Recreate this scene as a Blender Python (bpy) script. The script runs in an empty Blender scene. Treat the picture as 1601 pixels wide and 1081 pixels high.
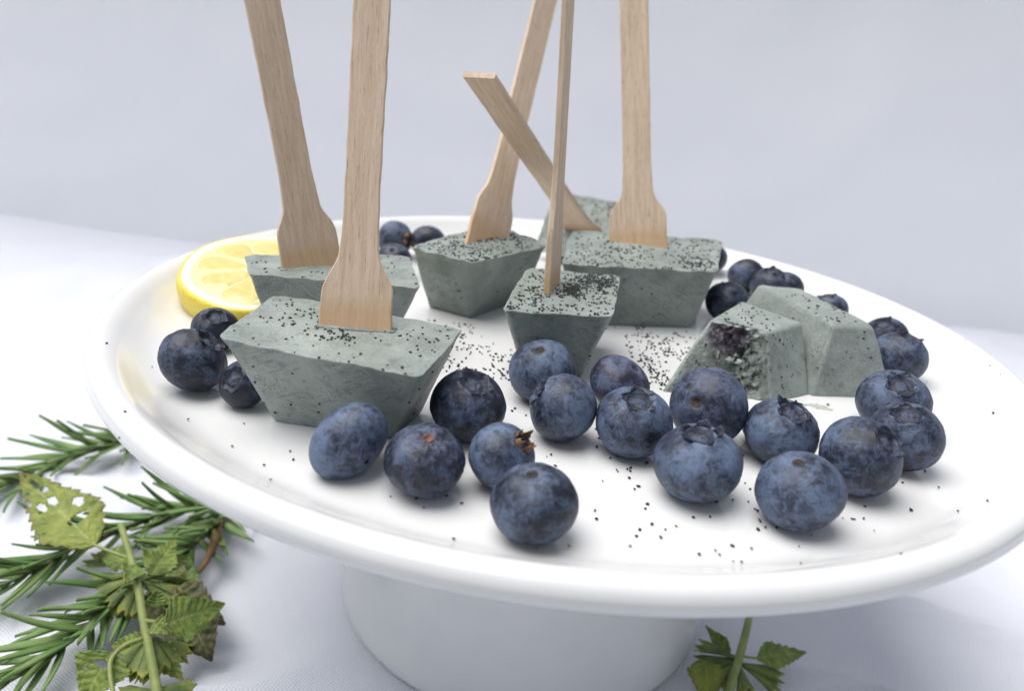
import bpy, math, random
from mathutils import Vector, Matrix, noise as mn
from mathutils.bvhtree import BVHTree
random.seed(7)
S = 0.01                                   # all numbers below are centimetres
scene = bpy.context.scene
COL = scene.collection

# ------------------------------------------------------------------ camera
CAM = Vector((0.0, -25.7771, 20.4697))
FW = Vector((-0.06411194, 0.92932612, -0.3636518))
RT = Vector((0.99085887, 0.1026215, 0.0875644))
UP = Vector((-0.11869437, 0.35471368, 0.92741029))
FPX = 1200.0                               # focal length in pixels of a 1601 px wide frame
cd = bpy.data.cameras.new("camera")
cam = bpy.data.objects.new("camera", cd); COL.objects.link(cam)
cam.matrix_world = Matrix(((RT.x, UP.x, -FW.x, CAM.x*S), (RT.y, UP.y, -FW.y, CAM.y*S), (RT.z, UP.z, -FW.z, CAM.z*S), (0, 0, 0, 1)))
cd.sensor_width = 36.0; cd.lens = FPX/1601*36
cd.clip_start = 0.01; cd.clip_end = 50
cd.dof.use_dof = True; cd.dof.focus_distance = 0.205; cd.dof.aperture_fstop = 13
scene.camera = cam

# ------------------------------------------------------------------ light
SUN_EL, SUN_AZ = math.radians(70), math.radians(-80)     # azimuth measured from +y (away from the camera), negative = left
w = bpy.data.worlds.new("World"); scene.world = w; w.use_nodes = True
nt = w.node_tree; nt.nodes.clear()
sky = nt.nodes.new("ShaderNodeTexSky"); sky.sky_type = 'NISHITA'; sky.sun_disc = False
sky.sun_elevation = SUN_EL; sky.sun_rotation = SUN_AZ
sky.air_density = 1.0; sky.dust_density = 2.0; sky.ozone_density = 1.0
hsv = nt.nodes.new("ShaderNodeHueSaturation"); hsv.inputs["Saturation"].default_value = 0.34
bg = nt.nodes.new("ShaderNodeBackground"); bg.inputs["Strength"].default_value = 0.084
wo = nt.nodes.new("ShaderNodeOutputWorld")
nt.links.new(sky.outputs[0], hsv.inputs["Color"]); nt.links.new(hsv.outputs[0], bg.inputs["Color"]); nt.links.new(bg.outputs[0], wo.inputs["Surface"])
sd = bpy.data.lights.new("sun", 'SUN'); sd.energy = 2.5; sd.angle = math.radians(55); sd.color = (1.0, 0.975, 0.94)
so = bpy.data.objects.new("sun", sd); COL.objects.link(so)
sdir = Vector((math.sin(SUN_AZ)*math.cos(SUN_EL), math.cos(SUN_AZ)*math.cos(SUN_EL), math.sin(SUN_EL)))
so.rotation_euler = sdir.to_track_quat('Z', 'Y').to_euler(); so.location = sdir*3
vs = scene.view_settings; vs.view_transform = 'Standard'; vs.look = 'None'; vs.gamma = 1; vs.exposure = 0.68
scene.cycles.max_bounces = 8
scene.cycles.use_denoising = True

# ------------------------------------------------------------------ helpers
def ray(x, y): return FW + RT*((x-800.5)/FPX) - UP*((y-540.5)/FPX)
def at(x, y, z):
    d = ray(x, y); t = (z-CAM.z)/d.z
    return CAM + d*t
def fbm(p, s, o=4, h=0.9): return mn.fractal(Vector(p)*s, h, 2.1, o)

BASE = {}
def thing(name, label, cat, loc, group=None):
    o = bpy.data.objects.new(name, None); COL.objects.link(o)
    o.empty_display_size = 0.005
    o.location = Vector(loc)*S; BASE[o] = Vector(loc)
    o['label'] = label; o['category'] = cat
    if group: o['group'] = group
    return o
def mesh(name, verts, faces, mats, smooth=True, sharp=None, fmat=None, base=Vector((0, 0, 0))):
    me = bpy.data.meshes.new(name)
    me.from_pydata([tuple((Vector(v)-base)*S) for v in verts], [], faces)
    for m in (mats if isinstance(mats, (list, tuple)) else [mats]): me.materials.append(m)
    if fmat: me.polygons.foreach_set('material_index', fmat)
    if smooth: me.polygons.foreach_set('use_smooth', [True]*len(me.polygons))
    me.update()
    if sharp: me.set_sharp_from_angle(angle=math.radians(sharp))
    return me
def obj(name, verts, faces, mats, parent=None, **k):
    base = Vector((0, 0, 0)); q = parent
    while q is not None:
        if q in BASE: base = BASE[q]; break
        q = q.parent
    o = bpy.data.objects.new(name, mesh(name, verts, faces, mats, base=base, **k)); COL.objects.link(o)
    if parent is not None: o.parent = parent
    return o
def link(name, me, mat4, parent=None):
    o = bpy.data.objects.new(name, me); COL.objects.link(o)
    if parent is not None: o.parent = parent
    o.matrix_local = mat4
    return o
def frame(pos, x, y, z):
    return Matrix(((x.x, y.x, z.x, pos.x*S), (x.y, y.y, z.y, pos.y*S), (x.z, y.z, z.z, pos.z*S), (0, 0, 0, 1)))
def lathe(prof, n, c=(0, 0, 0)):
    V = []; F = []
    for r, z in prof:
        for i in range(n):
            a = 2*math.pi*i/n; V.append((c[0]+r*math.cos(a), c[1]+r*math.sin(a), c[2]+z))
    for k in range(len(prof)-1):
        for i in range(n):
            j = (i+1) % n; F.append((k*n+i, k*n+j, (k+1)*n+j, (k+1)*n+i))
    return V, F
def tube(pts, rads, n=8, cap=True):
    V = []; F = []
    for k, p in enumerate(pts):
        a = pts[max(0, k-1)]; b = pts[min(len(pts)-1, k+1)]
        t = (b-a).normalized(); u = t.cross(Vector((0.13, 0.2, 1))).normalized(); v = t.cross(u)
        for i in range(n):
            an = 2*math.pi*i/n; V.append(p + (u*math.cos(an)+v*math.sin(an))*rads[k])
    for k in range(len(pts)-1):
        for i in range(n):
            j = (i+1) % n; F.append((k*n+i, k*n+j, (k+1)*n+j, (k+1)*n+i))
    if cap: F.append(tuple(range(n))[::-1]); F.append(tuple(range((len(pts)-1)*n, len(pts)*n)))
    return V, F
def smoothpath(pts, sub=6):
    out = []
    P = [pts[0]] + list(pts) + [pts[-1]]
    for i in range(1, len(P)-2):
        for k in range(sub):
            t = k/sub; a, b, c, d = P[i-1], P[i], P[i+1], P[i+2]
            out.append(0.5*((2*b) + (c-a)*t + (2*a-5*b+4*c-d)*t*t + (3*b-a-3*c+d)*t**3))
    out.append(pts[-1]); return out

# ------------------------------------------------------------------ materials
class NT:
    def __init__(s, name):
        s.m = bpy.data.materials.new(name); s.m.use_nodes = True; s.t = s.m.node_tree
        s.b = s.t.nodes["Principled BSDF"]
        tc = s.t.nodes.new("ShaderNodeTexCoord"); s.co = tc.outputs["Object"]; s.gen = tc
    def n(s, kind, **k):
        x = s.t.nodes.new(kind)
        for a, v in k.items(): setattr(x, a, v)
        return x
    def l(s, a, b): s.t.links.new(a, b)
    def val(s, sock, v):
        if hasattr(v, 'is_output'): s.l(v, sock)
        else: sock.default_value = v
    def mapping(s, co, scale=(1, 1, 1), rot=(0, 0, 0), loc=(0, 0, 0)):
        x = s.n("ShaderNodeMapping"); s.l(co, x.inputs[0]); s.val(x.inputs["Scale"], scale); x.inputs["Rotation"].default_value = rot; s.val(x.inputs["Location"], loc)
        return x.outputs[0]
    def noise(s, scale, detail=4, rough=0.55, co=None, dist=0.0):       # scale in features per cm
        x = s.n("ShaderNodeTexNoise"); s.l(co or s.co, x.inputs["Vector"])
        x.inputs["Scale"].default_value = scale*100; x.inputs["Detail"].default_value = detail; x.inputs["Roughness"].default_value = rough; x.inputs["Distortion"].default_value = dist
        return x.outputs["Fac"]
    def voro(s, scale, co=None):
        x = s.n("ShaderNodeTexVoronoi"); s.l(co or s.co, x.inputs["Vector"]); x.inputs["Scale"].default_value = scale*100
        return x
    def ramp(s, f, a, b, ca=(0, 0, 0, 1), cb=(1, 1, 1, 1)):
        x = s.n("ShaderNodeMapRange"); x.clamp = True
        s.val(x.inputs[0], f); x.inputs[1].default_value = a; x.inputs[2].default_value = b; x.inputs[3].default_value = 0; x.inputs[4].default_value = 1
        x.interpolation_type = 'SMOOTHSTEP'
        return x.outputs[0]
    def mix(s, f, a, b):
        x = s.n("ShaderNodeMix", data_type='RGBA'); s.val(x.inputs[0], f)
        s.val(x.inputs[6], a if hasattr(a, 'is_output') else (*a, 1)); s.val(x.inputs[7], b if hasattr(b, 'is_output') else (*b, 1))
        return x.outputs[2]
    def math(s, op, a, b=0.0):
        x = s.n("ShaderNodeMath", operation=op); s.val(x.inputs[0], a); s.val(x.inputs[1], b); return x.outputs[0]
    def bump(s, h, dist, strength=1.0, normal=None):                    # dist in cm
        x = s.n("ShaderNodeBump"); x.inputs["Strength"].default_value = strength; x.inputs["Distance"].default_value = dist*S
        s.l(h, x.inputs["Height"])
        if normal: s.l(normal, x.inputs["Normal"])
        s.l(x.outputs[0], s.b.inputs["Normal"]); return x.outputs[0]
    def set(s, **k):
        for a, v in k.items():
            sock = s.b.inputs[a.replace('_', ' ')]
            if isinstance(v, tuple) and len(v) == 3 and sock.type == 'RGBA': v = (*v, 1)
            s.val(sock, v)
        return s.m
    def rnd(s, k=1.0):
        oi = s.n("ShaderNodeObjectInfo"); s.oi = oi
        vm = s.n("ShaderNodeVectorMath", operation='MULTIPLY_ADD'); s.l(oi.outputs["Random"], vm.inputs[0]); vm.inputs[1].default_value = (k, k*1.7, k*-1.3); s.l(s.co, vm.inputs[2])
        s.co = vm.outputs[0]

def m_ceramic():
    a = NT("white_glaze")
    f = a.noise(0.5, 3); sp = a.voro(1.3)
    col = a.mix(a.ramp(f, .3, .7), (.66, .665, .67), (.69, .69, .69))
    a.bump(a.noise(0.7, 2), .010, .25)
    return a.set(Base_Color=col, Roughness=.15, IOR=1.5, Coat_Weight=.25, Coat_Roughness=.05)
def m_cloth(name, c1, c2, per, bstr, big):
    a = NT(name)
    def wave(rot, sc):
        x = a.n("ShaderNodeTexWave", wave_type='BANDS', bands_direction='X'); a.l(a.mapping(a.co, rot=(0, 0, rot)), x.inputs["Vector"])
        x.inputs["Scale"].default_value = .314/(per*S); x.inputs["Distortion"].default_value = 1.2; x.inputs["Detail"].default_value = 1; x.inputs["Detail Scale"].default_value = .6
        return x.outputs["Fac"]
    h = a.math('MULTIPLY', wave(.35, 1), wave(-1.05, 1))
    cr = a.noise(big, 5, .6)
    fz = a.noise(5, 3, .7)
    col = a.mix(a.math('MULTIPLY', h, .55), c1, c2)
    col = a.mix(a.math('MULTIPLY', a.ramp(fz, .45, .7), .25), col, c1)
    b1 = a.bump(cr, .25, .35)
    a.bump(h, per*.5, bstr, b1)
    return a.set(Base_Color=col, Roughness=.9, Sheen_Weight=.15, Specular_IOR_Level=.2)
def m_wood():
    a = NT("birch_wood"); a.rnd(.3)
    g = a.noise(1, 5, .6, a.mapping(a.co, (7, .45, 7)), .3)
    fb = a.noise(1, 3, .7, a.mapping(a.co, (26, 1.6, 26)))
    pz = a.noise(1, 2, .5, a.mapping(a.co, (40, 7, 40)))
    col = a.mix(a.ramp(g, .3, .72), (.65, .515, .39), (.525, .39, .275))
    col = a.mix(a.math('MULTIPLY', a.ramp(fb, .55, .70), .65), col, (.27, .18, .115))
    col = a.mix(a.math('MULTIPLY', a.ramp(pz, .55, .75), .5), col, (.74, .60, .46))
    # the foot is soaked by the ice near its end: darker, warmer
    sx = a.n("ShaderNodeSeparateXYZ"); tc = a.gen; a.l(tc.outputs["Object"], sx.inputs[0])
    wet = a.math('ADD', sx.outputs[1], a.math('MULTIPLY', a.math('SUBTRACT', g, .5), .006))
    wv = a.n("ShaderNodeMapRange"); a.l(wet, wv.inputs[0]); wv.inputs[1].default_value = .0040; wv.inputs[2].default_value = .0085; wv.inputs[3].default_value = .55; wv.inputs[4].default_value = 0
    col = a.mix(wv.outputs[0], col, (.50, .30, .14))
    a.bump(a.math('ADD', fb, a.math('MULTIPLY', pz, .6)), .012, .6)
    return a.set(Base_Color=col, Roughness=.62, Specular_IOR_Level=.35)
def m_pop(name, bitten=False):
    a = NT(name); a.rnd(1.0)
    f = a.noise(.9, 5, .6); fine = a.noise(14, 4, .65)
    col = a.mix(a.ramp(f, .32, .68), (.205, .240, .219), (.280, .320, .297))
    col = a.mix(a.math('MULTIPLY', a.ramp(fine, .52, .74), .25), col, (.46, .50, .48))
    pu = a.noise(.75, 3, .5, a.mapping(a.co, loc=(.31, .17, .05)))
    col = a.mix(a.math('MULTIPLY', a.ramp(pu, .64, .76), .40 if not bitten else .2), col, (.15, .10, .17))
    sp = a.voro(3.2); big = a.voro(1.25, a.mapping(a.co, loc=(.5, .2, .1)))
    spk = a.math('MULTIPLY', a.math('SUBTRACT', 1, a.ramp(sp.outputs["Distance"], .06, .17)), a.ramp(a.noise(1.1, 2), .45, .6))
    col = a.mix(a.math('MULTIPLY', spk, .75), col, (.045, .055, .055))
    bsp = a.math('SUBTRACT', 1, a.ramp(big.outputs["Distance"], .05, .22))
    col = a.mix(a.math('MULTIPLY', bsp, .45), col, (.08, .10, .095))
    # mould scratches: long thin streaks in a few directions, only in patches
    def streak(rot, loc, lo, hi):
        n_ = a.noise(1, 3, .65, a.mapping(a.mapping(a.co, rot=rot), (1.1, 16, 16), loc=loc), 1.2)
        mk = a.ramp(a.noise(.9, 2, .5, a.mapping(a.co, loc=(loc[0]*3+.4, loc[1], loc[2]))), lo, hi)
        return a.math('MULTIPLY', a.ramp(n_, .53, .68), mk)
    st = a.math('MAXIMUM', streak((.2, .45, .3), (.11, .2, .1), .44, .58), streak((.1, -.5, -.3), (.61, .4, .7), .46, .60))
    st = a.math('MAXIMUM', st, streak((.5, 1.3, .2), (.31, .9, .2), .50, .62))
    hh = a.math('ADD', a.math('MULTIPLY', st, -1.8), a.math('MULTIPLY', fine, .45))
    hh = a.math('ADD', hh, a.math('MULTIPLY', a.noise(2, 3, .5), .9))
    col = a.mix(a.math('MULTIPLY', st, .6), col, (.085, .105, .097))
    ice = a.math('MULTIPLY', a.ramp(a.noise(38, 1, .5), .62, .72), a.ramp(a.noise(.7, 2, .5, a.mapping(a.co, loc=(.2, .6, .8))), .46, .60))
    col = a.mix(a.math('MULTIPLY', ice, .7), col, (.72, .75, .74))
    if bitten:
        vz = a.noise(1.8, 5, .65); vd = a.n("ShaderNodeVectorMath", operation='DISTANCE'); vd.name = "berry_spot"; a.l(a.gen.outputs["Object"], vd.inputs[0])
        pz = a.math('SUBTRACT', a.math('ADD', 1.0, a.math('MULTIPLY', a.noise(2.2, 4, .6), .7)), a.math('MULTIPLY', vd.outputs["Value"], 105))
        col = a.mix(a.math('MULTIPLY', a.ramp(vz, .38, .60), .75), col, (.135, .150, .132))
        col = a.mix(a.math('MULTIPLY', a.ramp(pz, .42, .95), .9), col, (.040, .022, .046))
        col = a.mix(a.math('MULTIPLY', a.ramp(a.noise(5, 3), .58, .7), .6), col, (.40, .43, .39))
        hh = a.math('ADD', hh, a.math('MULTIPLY', a.noise(5, 5, .7), 2.5))
    a.bump(hh, .03, .5 if not bitten else .9)
    ro = a.math('ADD', .30, a.math('MULTIPLY', fine, .28))
    return a.set(Base_Color=col, Roughness=ro, Subsurface_Weight=.25, Subsurface_Radius=(.004, .004, .004), Subsurface_Scale=.5, Specular_IOR_Level=.5)
def m_berry():
    a = NT("blueberry_skin"); a.rnd(1.0)
    f1 = a.noise(1.1, 6, .62, dist=.4); f2 = a.noise(4.5, 7, .75, a.mapping(a.co, loc=(.3, .3, .3)), 1.0); fine = a.noise(30, 3, .7)
    se = a.n("ShaderNodeSeparateColor"); a.l(a.oi.outputs["Color"], se.inputs[0])
    bl = se.outputs[0]; pp = se.outputs[1]
    m = a.math('ADD', a.math('MULTIPLY', f1, .52), a.math('MULTIPLY', f2, .48))
    m = a.math('ADD', m, a.math('SUBTRACT', bl, .5))
    mask = a.ramp(m, .39, .62)
    bloom = a.mix(pp, (.106, .146, .234), (.085, .085, .165))
    dark = a.mix(pp, (.008, .010, .020), (.028, .018, .038))
    col = a.mix(mask, dark, bloom)
    col = a.mix(a.math('MULTIPLY', a.ramp(fine, .48, .75), a.math('MULTIPLY', mask, .45)), col, (.17, .215, .33))
    col = a.mix(a.math('MULTIPLY', a.ramp(fine, .52, .30), .30), col, (.012, .015, .03))
    rub = a.noise(.8, 3, .55, a.mapping(a.co, loc=(.8, .1, .2)))
    sc = a.noise(1, 3, .6, a.mapping(a.co, (3, 18, 6), (.5, .8, .2)))
    col = a.mix(a.math('MULTIPLY', a.ramp(sc, .62, .72), .45), col, (.02, .025, .05))
    col = a.mix(a.math('MULTIPLY', a.ramp(rub, .58, .74), .55), col, (.022, .026, .052))
    vo = a.voro(2.0)
    col = a.mix(a.math('MULTIPLY', a.math('SUBTRACT', 1, a.ramp(vo.outputs["Distance"], .10, .20)), .6), col, (.013, .016, .034))
    wr = se.outputs[2]
    wn = a.noise(2.6, 4, .6, dist=1.5)
    hh = a.math('ADD', a.math('MULTIPLY', a.math('MULTIPLY', wn, wr), 7), a.math('ADD', fine, a.math('MULTIPLY', f2, .8)))
    a.bump(hh, .012, .5)
    ro = a.math('SUBTRACT', .60, a.math('MULTIPLY', a.math('SUBTRACT', 1, mask), .18))
    return a.set(Base_Color=col, Roughness=ro, Specular_IOR_Level=.38)
def m_plain(name, c1, c2, sc=3, rough=.6, bump=.01, sss=0, spec=.4, rnd=True, det=4):
    a = NT(name)
    if rnd: a.rnd(.7)
    f = a.noise(sc, det, .6)
    col = a.mix(a.ramp(f, .33, .68), c1, c2)
    a.bump(f, bump, .6)
    k = {}
    if sss: k = dict(Subsurface_Weight=sss, Subsurface_Radius=(.004, .004, .003), Subsurface_Scale=.5)
    return a.set(Base_Color=col, Roughness=rough, Specular_IOR_Level=spec, **k)
def m_leaf(name, c1, c2, tip, edge=0.0):
    a = NT(name); a.rnd(.5)
    at_ = a.n("ShaderNodeAttribute", attribute_name="leafuv"); sx = a.n("ShaderNodeSeparateXYZ"); a.l(at_.outputs["Vector"], sx.inputs[0])
    across = a.math('ABSOLUTE', sx.outputs[0]); along = sx.outputs[1]
    f = a.noise(2.0, 5, .6); cell = a.voro(6)
    col = a.mix(a.ramp(f, .34, .66), c1, c2)
    col = a.mix(a.math('MULTIPLY', a.math('SUBTRACT', 1, a.ramp(across, .0, .07)), .6), col, (.30, .36, .13))
    # side veins
    wv = a.math('SINE', a.math('MULTIPLY', a.math('SUBTRACT', along, a.math('MULTIPLY', across, .35)), 44))
    vein = a.ramp(wv, .80, 1.0)
    col = a.mix(a.math('MULTIPLY', vein, .35), col, (.24, .29, .10))
    col = a.mix(a.math('MULTIPLY', a.ramp(a.math('ADD', along, a.math('MULTIPLY', f, .3)), .95, 1.18), .8), col, tip)
    if edge: col = a.mix(a.math('MULTIPLY', a.ramp(a.math('ADD', across, a.math('MULTIPLY', f, .5)), 1.0, 1.3), edge), col, (.10, .055, .025))
    h = a.math('ADD', a.math('MULTIPLY', vein, -1.2), a.math('ADD', a.math('MULTIPLY', cell.outputs["Distance"], -.8), f))
    a.bump(h, .025, .8)
    return a.set(Base_Color=col, Roughness=.55, Specular_IOR_Level=.35, Transmission_Weight=0, Subsurface_Weight=.15, Subsurface_Radius=(.002, .003, .001), Subsurface_Scale=.4)

M = {}
M['glaze'] = m_ceramic()
M['cloth'] = m_cloth("white_cotton", (.675, .69, .75), (.545, .565, .64), .10, .6, .35)
M['back'] = m_cloth("pale_backdrop_cloth", (.88, .885, .91), (.81, .815, .845), .16, .35, .12)
M['wood'] = m_wood()
M['pop'] = m_pop("frozen_yoghurt")
M['bite'] = m_pop("bitten_frozen_yoghurt", True)
M['crumb'] = m_plain('pale_yoghurt_crumb', (.42, .44, .40), (.30, .33, .29), 6, .6, .04, .1)
M['seed'] = m_plain("black_seed_coat", (.006, .007, .008), (.022, .024, .026), 20, .45, .005)
M['berry'] = m_berry()
M['calyx'] = m_plain("dark_calyx", (.007, .008, .014), (.034, .042, .075), 6, .65, .02)
M['drycalyx'] = m_plain("dry_brown_calyx", (.10, .050, .024), (.26, .14, .07), 8, .8, .03)
M['inside'] = m_plain("calyx_floor", (.035, .045, .075), (.075, .088, .13), 9, .7, .03)
M['scar'] = m_plain("stem_scar_cork", (.05, .034, .03), (.016, .014, .018), 9, .8, .02)
M['redscar'] = m_plain("reddish_stem_scar", (.20, .09, .06), (.06, .035, .035), 9, .8, .02)
M['rind'] = m_plain("lemon_rind", (.74, .60, .085), (.66, .51, .05), 7, .38, .035, .15)
M['memb'] = m_plain('lemon_membrane', (.68, .60, .28), (.72, .65, .36), 4, .4, .01, .2)
M['pith'] = m_plain("lemon_pith", (.84, .80, .52), (.86, .83, .64), 3, .6, .01, .2)
def m_pulp():
    a = NT("lemon_pulp"); a.rnd(.4)
    vo = a.voro(2.6); f = a.noise(1.2, 4, .6)
    col = a.mix(a.ramp(f, .3, .7), (.58, .49, .15), (.64, .56, .22))
    col = a.mix(a.math('MULTIPLY', a.ramp(vo.outputs["Distance"], .25, .5), .4), col, (.66, .58, .25))
    a.bump(vo.outputs["Distance"], .06, .5)
    return a.set(Base_Color=col, Roughness=.25, Subsurface_Weight=.4, Subsurface_Radius=(.005, .004, .002), Subsurface_Scale=.6)
M['pulp'] = m_pulp()
M['needle'] = m_plain("rosemary_needle", (.080, .165, .045), (.205, .290, .105), 1.2, .60, .01, spec=.3)
M['twig'] = m_plain("rosemary_twig", (.17, .12, .085), (.13, .155, .07), 2, .75, .03)
M['stem'] = m_plain("herb_stem", (.17, .22, .06), (.25, .28, .09), 1.5, .5, .01, .1)
M['leaf'] = m_leaf("balm_leaf_green", (.095, .155, .030), (.195, .255, .052), (.26, .24, .05))
M['yleaf'] = m_leaf("balm_leaf_yellow", (.125, .170, .022), (.215, .245, .036), (.16, .09, .03), .5)
M['dleaf'] = m_leaf("balm_leaf_withered", (.045, .060, .025), (.12, .115, .045), (.05, .03, .02), .8)
M['calyxg'] = m_leaf("flower_calyx_green", (.085, .130, .045), (.19, .24, .06), (.36, .35, .06))
M['brownleaf'] = m_plain("dry_brown_needle", (.20, .11, .035), (.12, .07, .03), 2, .7, .02)

# ------------------------------------------------------------------ setting: cloth and backdrop
def cloth_z(x, y):
    r = math.hypot(x, y)
    away = min(1, max(0, (r-7.5)/5))
    z = .35*fbm((x, y, 0), .06, 3)
    z += 2.0*math.exp(-((y-30-.06*x)/6.5)**2)*(.75+.25*math.sin(x*.05))*(1 if x < 0 else max(.35, 1-x/25)) if y > 8 else 0
    z += .35*math.exp(-((y-39-.10*x+2*math.sin(x*.06))/2.0)**2)
    # creases radiating on the table left and right of the foot
    for ax, ay, ang, wd, h in ((-14, 9, -.22, 1.0, .40), (-12, -9, .62, .9, .38), (-21, 2, .12, 1.2, .35), (-9, -13, 1.0, .7, .28), (14, 3, -.38, 1.0, .32), (16, -5, -.25, .8, .30), (9, -9, -.6, .7, .22), (-17, -10, -.1, .9, .25)):
        dx, dy = x-ax, y-ay
        s_ = dx*math.cos(ang)+dy*math.sin(ang); t_ = -dx*math.sin(ang)+dy*math.cos(ang)+.5*math.sin(s_*.35)
        z += 2.6*h*math.exp(-abs(t_/(wd*.9))**1.3)*math.exp(-(s_/12)**2)
    z += .20*fbm((x, y, 3), .25, 4)
    z += .10*(1-abs(fbm((x*.8+y*.35, y*.9-x*.2, 9), .16, 3))*2.2)*(1 if y < 14 else .5)
    return (z-.1)*away - .02
V = []; F = []
xs = [-140+i*4 for i in range(25)] + [-44+i*.55 for i in range(1, 160)] + [44+i*4 for i in range(1, 25)]
ys = [-36+i*4 for i in range(4)] + [-24+i*.55 for i in range(1, 128)]
for y in ys:
    for x in xs: V.append((x, y, cloth_z(x, y)))
nx = len(xs)
for j in range(len(ys)-1):
    for i in range(nx-1): F.append((j*nx+i, j*nx+i+1, (j+1)*nx+i+1, (j+1)*nx+i))
tc = obj("tablecloth", V, F, M['cloth']); tc['kind'] = 'structure'; tc['label'] = "creased white cotton cloth under the cake stand"
YB = 45.0
V = []; F = []
nb = 160
hs = [-3+i*1.0 for i in range(60)]
for h in hs:
    for i in range(nb+1):
        x = -150+300*i/nb
        V.append((x, YB+.010*(min(abs(x), 110)*.25)**2*.12+.35*fbm((x, 0, h), .05, 3)+.004*h*h*.1, h))
for j in range(len(hs)-1):
    for i in range(nb): F.append((j*(nb+1)+i, j*(nb+1)+i+1, (j+1)*(nb+1)+i+1, (j+1)*(nb+1)+i))
bd = obj("backdrop", V, F, M['back']); bd['kind'] = 'structure'; bd['label'] = "plain pale grey lavender cloth backdrop behind the stand"

# ------------------------------------------------------------------ cake stand
ZT = 12.0                                  # height of the plate's lip
def plate_z(r):
    pts = ((0, -1.0), (12.2, -1.0), (12.9, -.93), (13.4, -.76), (13.9, -.42), (14.25, -.15), (14.52, -.02), (14.7, -.03))
    for (a, za), (b, zb) in zip(pts, pts[1:]):
        if r <= b: t = (r-a)/(b-a); return ZT + za + (zb-za)*t
    return ZT-.1
stand = thing("cake_stand", "round white glazed cake stand with a raised lip on a thick pedestal", "cake stand", (0, 0, 0))
prof = [(.001, -1.0)]
for i in range(1, 24): prof.append((i*.5, plate_z(i*.5)-ZT))
ctrl = [(11.7, -1.0), (12.4, -.99), (13.0, -.91), (13.5, -.70), (13.9, -.42), (14.22, -.16), (14.48, -.03), (14.70, -.02), (14.88, -.12), (14.98, -.30), (14.97, -.48), (14.84, -.66), (14.6, -.80), (14.2, -.94), (13.4, -1.16), (12, -1.5), (9.5, -1.85), (7.3, -2.15)]
for p in smoothpath([Vector((a, b, 0)) for a, b in ctrl], 5): prof.append((p.x, p.y))
prof = [(r, z+ZT) for r, z in prof]
V, F = lathe(prof, 320)
obj("plate", V, F, M['glaze'], stand)
ctrl = [(7.75, 10.02), (7.35, 9.6), (7.15, 8.8), (7.1, 6), (7.12, 3), (7.15, 1.4), (7.12, .55), (6.95, .15), (6.6, .0), (6.0, -.05)]
pr = [(p.x, p.y) for p in smoothpath([Vector((a, b, 0)) for a, b in ctrl], 5)]
V, F = lathe(pr, 200, (-.5, 0, 0))
obj("pedestal", V, F, M['glaze'], stand)

# ------------------------------------------------------------------ frozen pops
def rrect(n, rc):
    """n points round a unit square (-1..1) with corner radius rc, evenly by arc length, starting bottom middle"""
    seg = 2-2*rc; per = 4*seg+2*math.pi*rc; out = []
    for k in range(n):
        s = (k/n)*per
        for side in range(4):
            if s < seg: p = (-(1-rc)+s, -1); break
            s -= seg
            if s < math.pi*rc/2:
                a = s/rc; p = (1-rc+rc*math.sin(a), -1+rc-rc*math.cos(a)); break
            s -= math.pi*rc/2
        else: p = (1, 0)
        for _ in range(side): p = (-p[1], p[0])
        out.append(p)
    return out
def bil(q, u, v):
    a = (1-u)*(1-v)/4; b = (1+u)*(1-v)/4; c = (1+u)*(1+v)/4; d = (1-u)*(1+v)/4
    return q[0]*a+q[1]*b+q[2]*c+q[3]*d
def inset(q, d):
    out = []
    for i in range(4):
        p = q[i]; a = (q[(i+1) % 4]-p); b = (q[i-1]-p); a.z = b.z = 0
        la, lb = a.normalized(), b.normalized(); sn = abs(la.x*lb.y-la.y*lb.x)
        out.append(p+(la+lb)*(d/max(.35, sn)))
    return out
FLOOR = ZT-1.0
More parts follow.
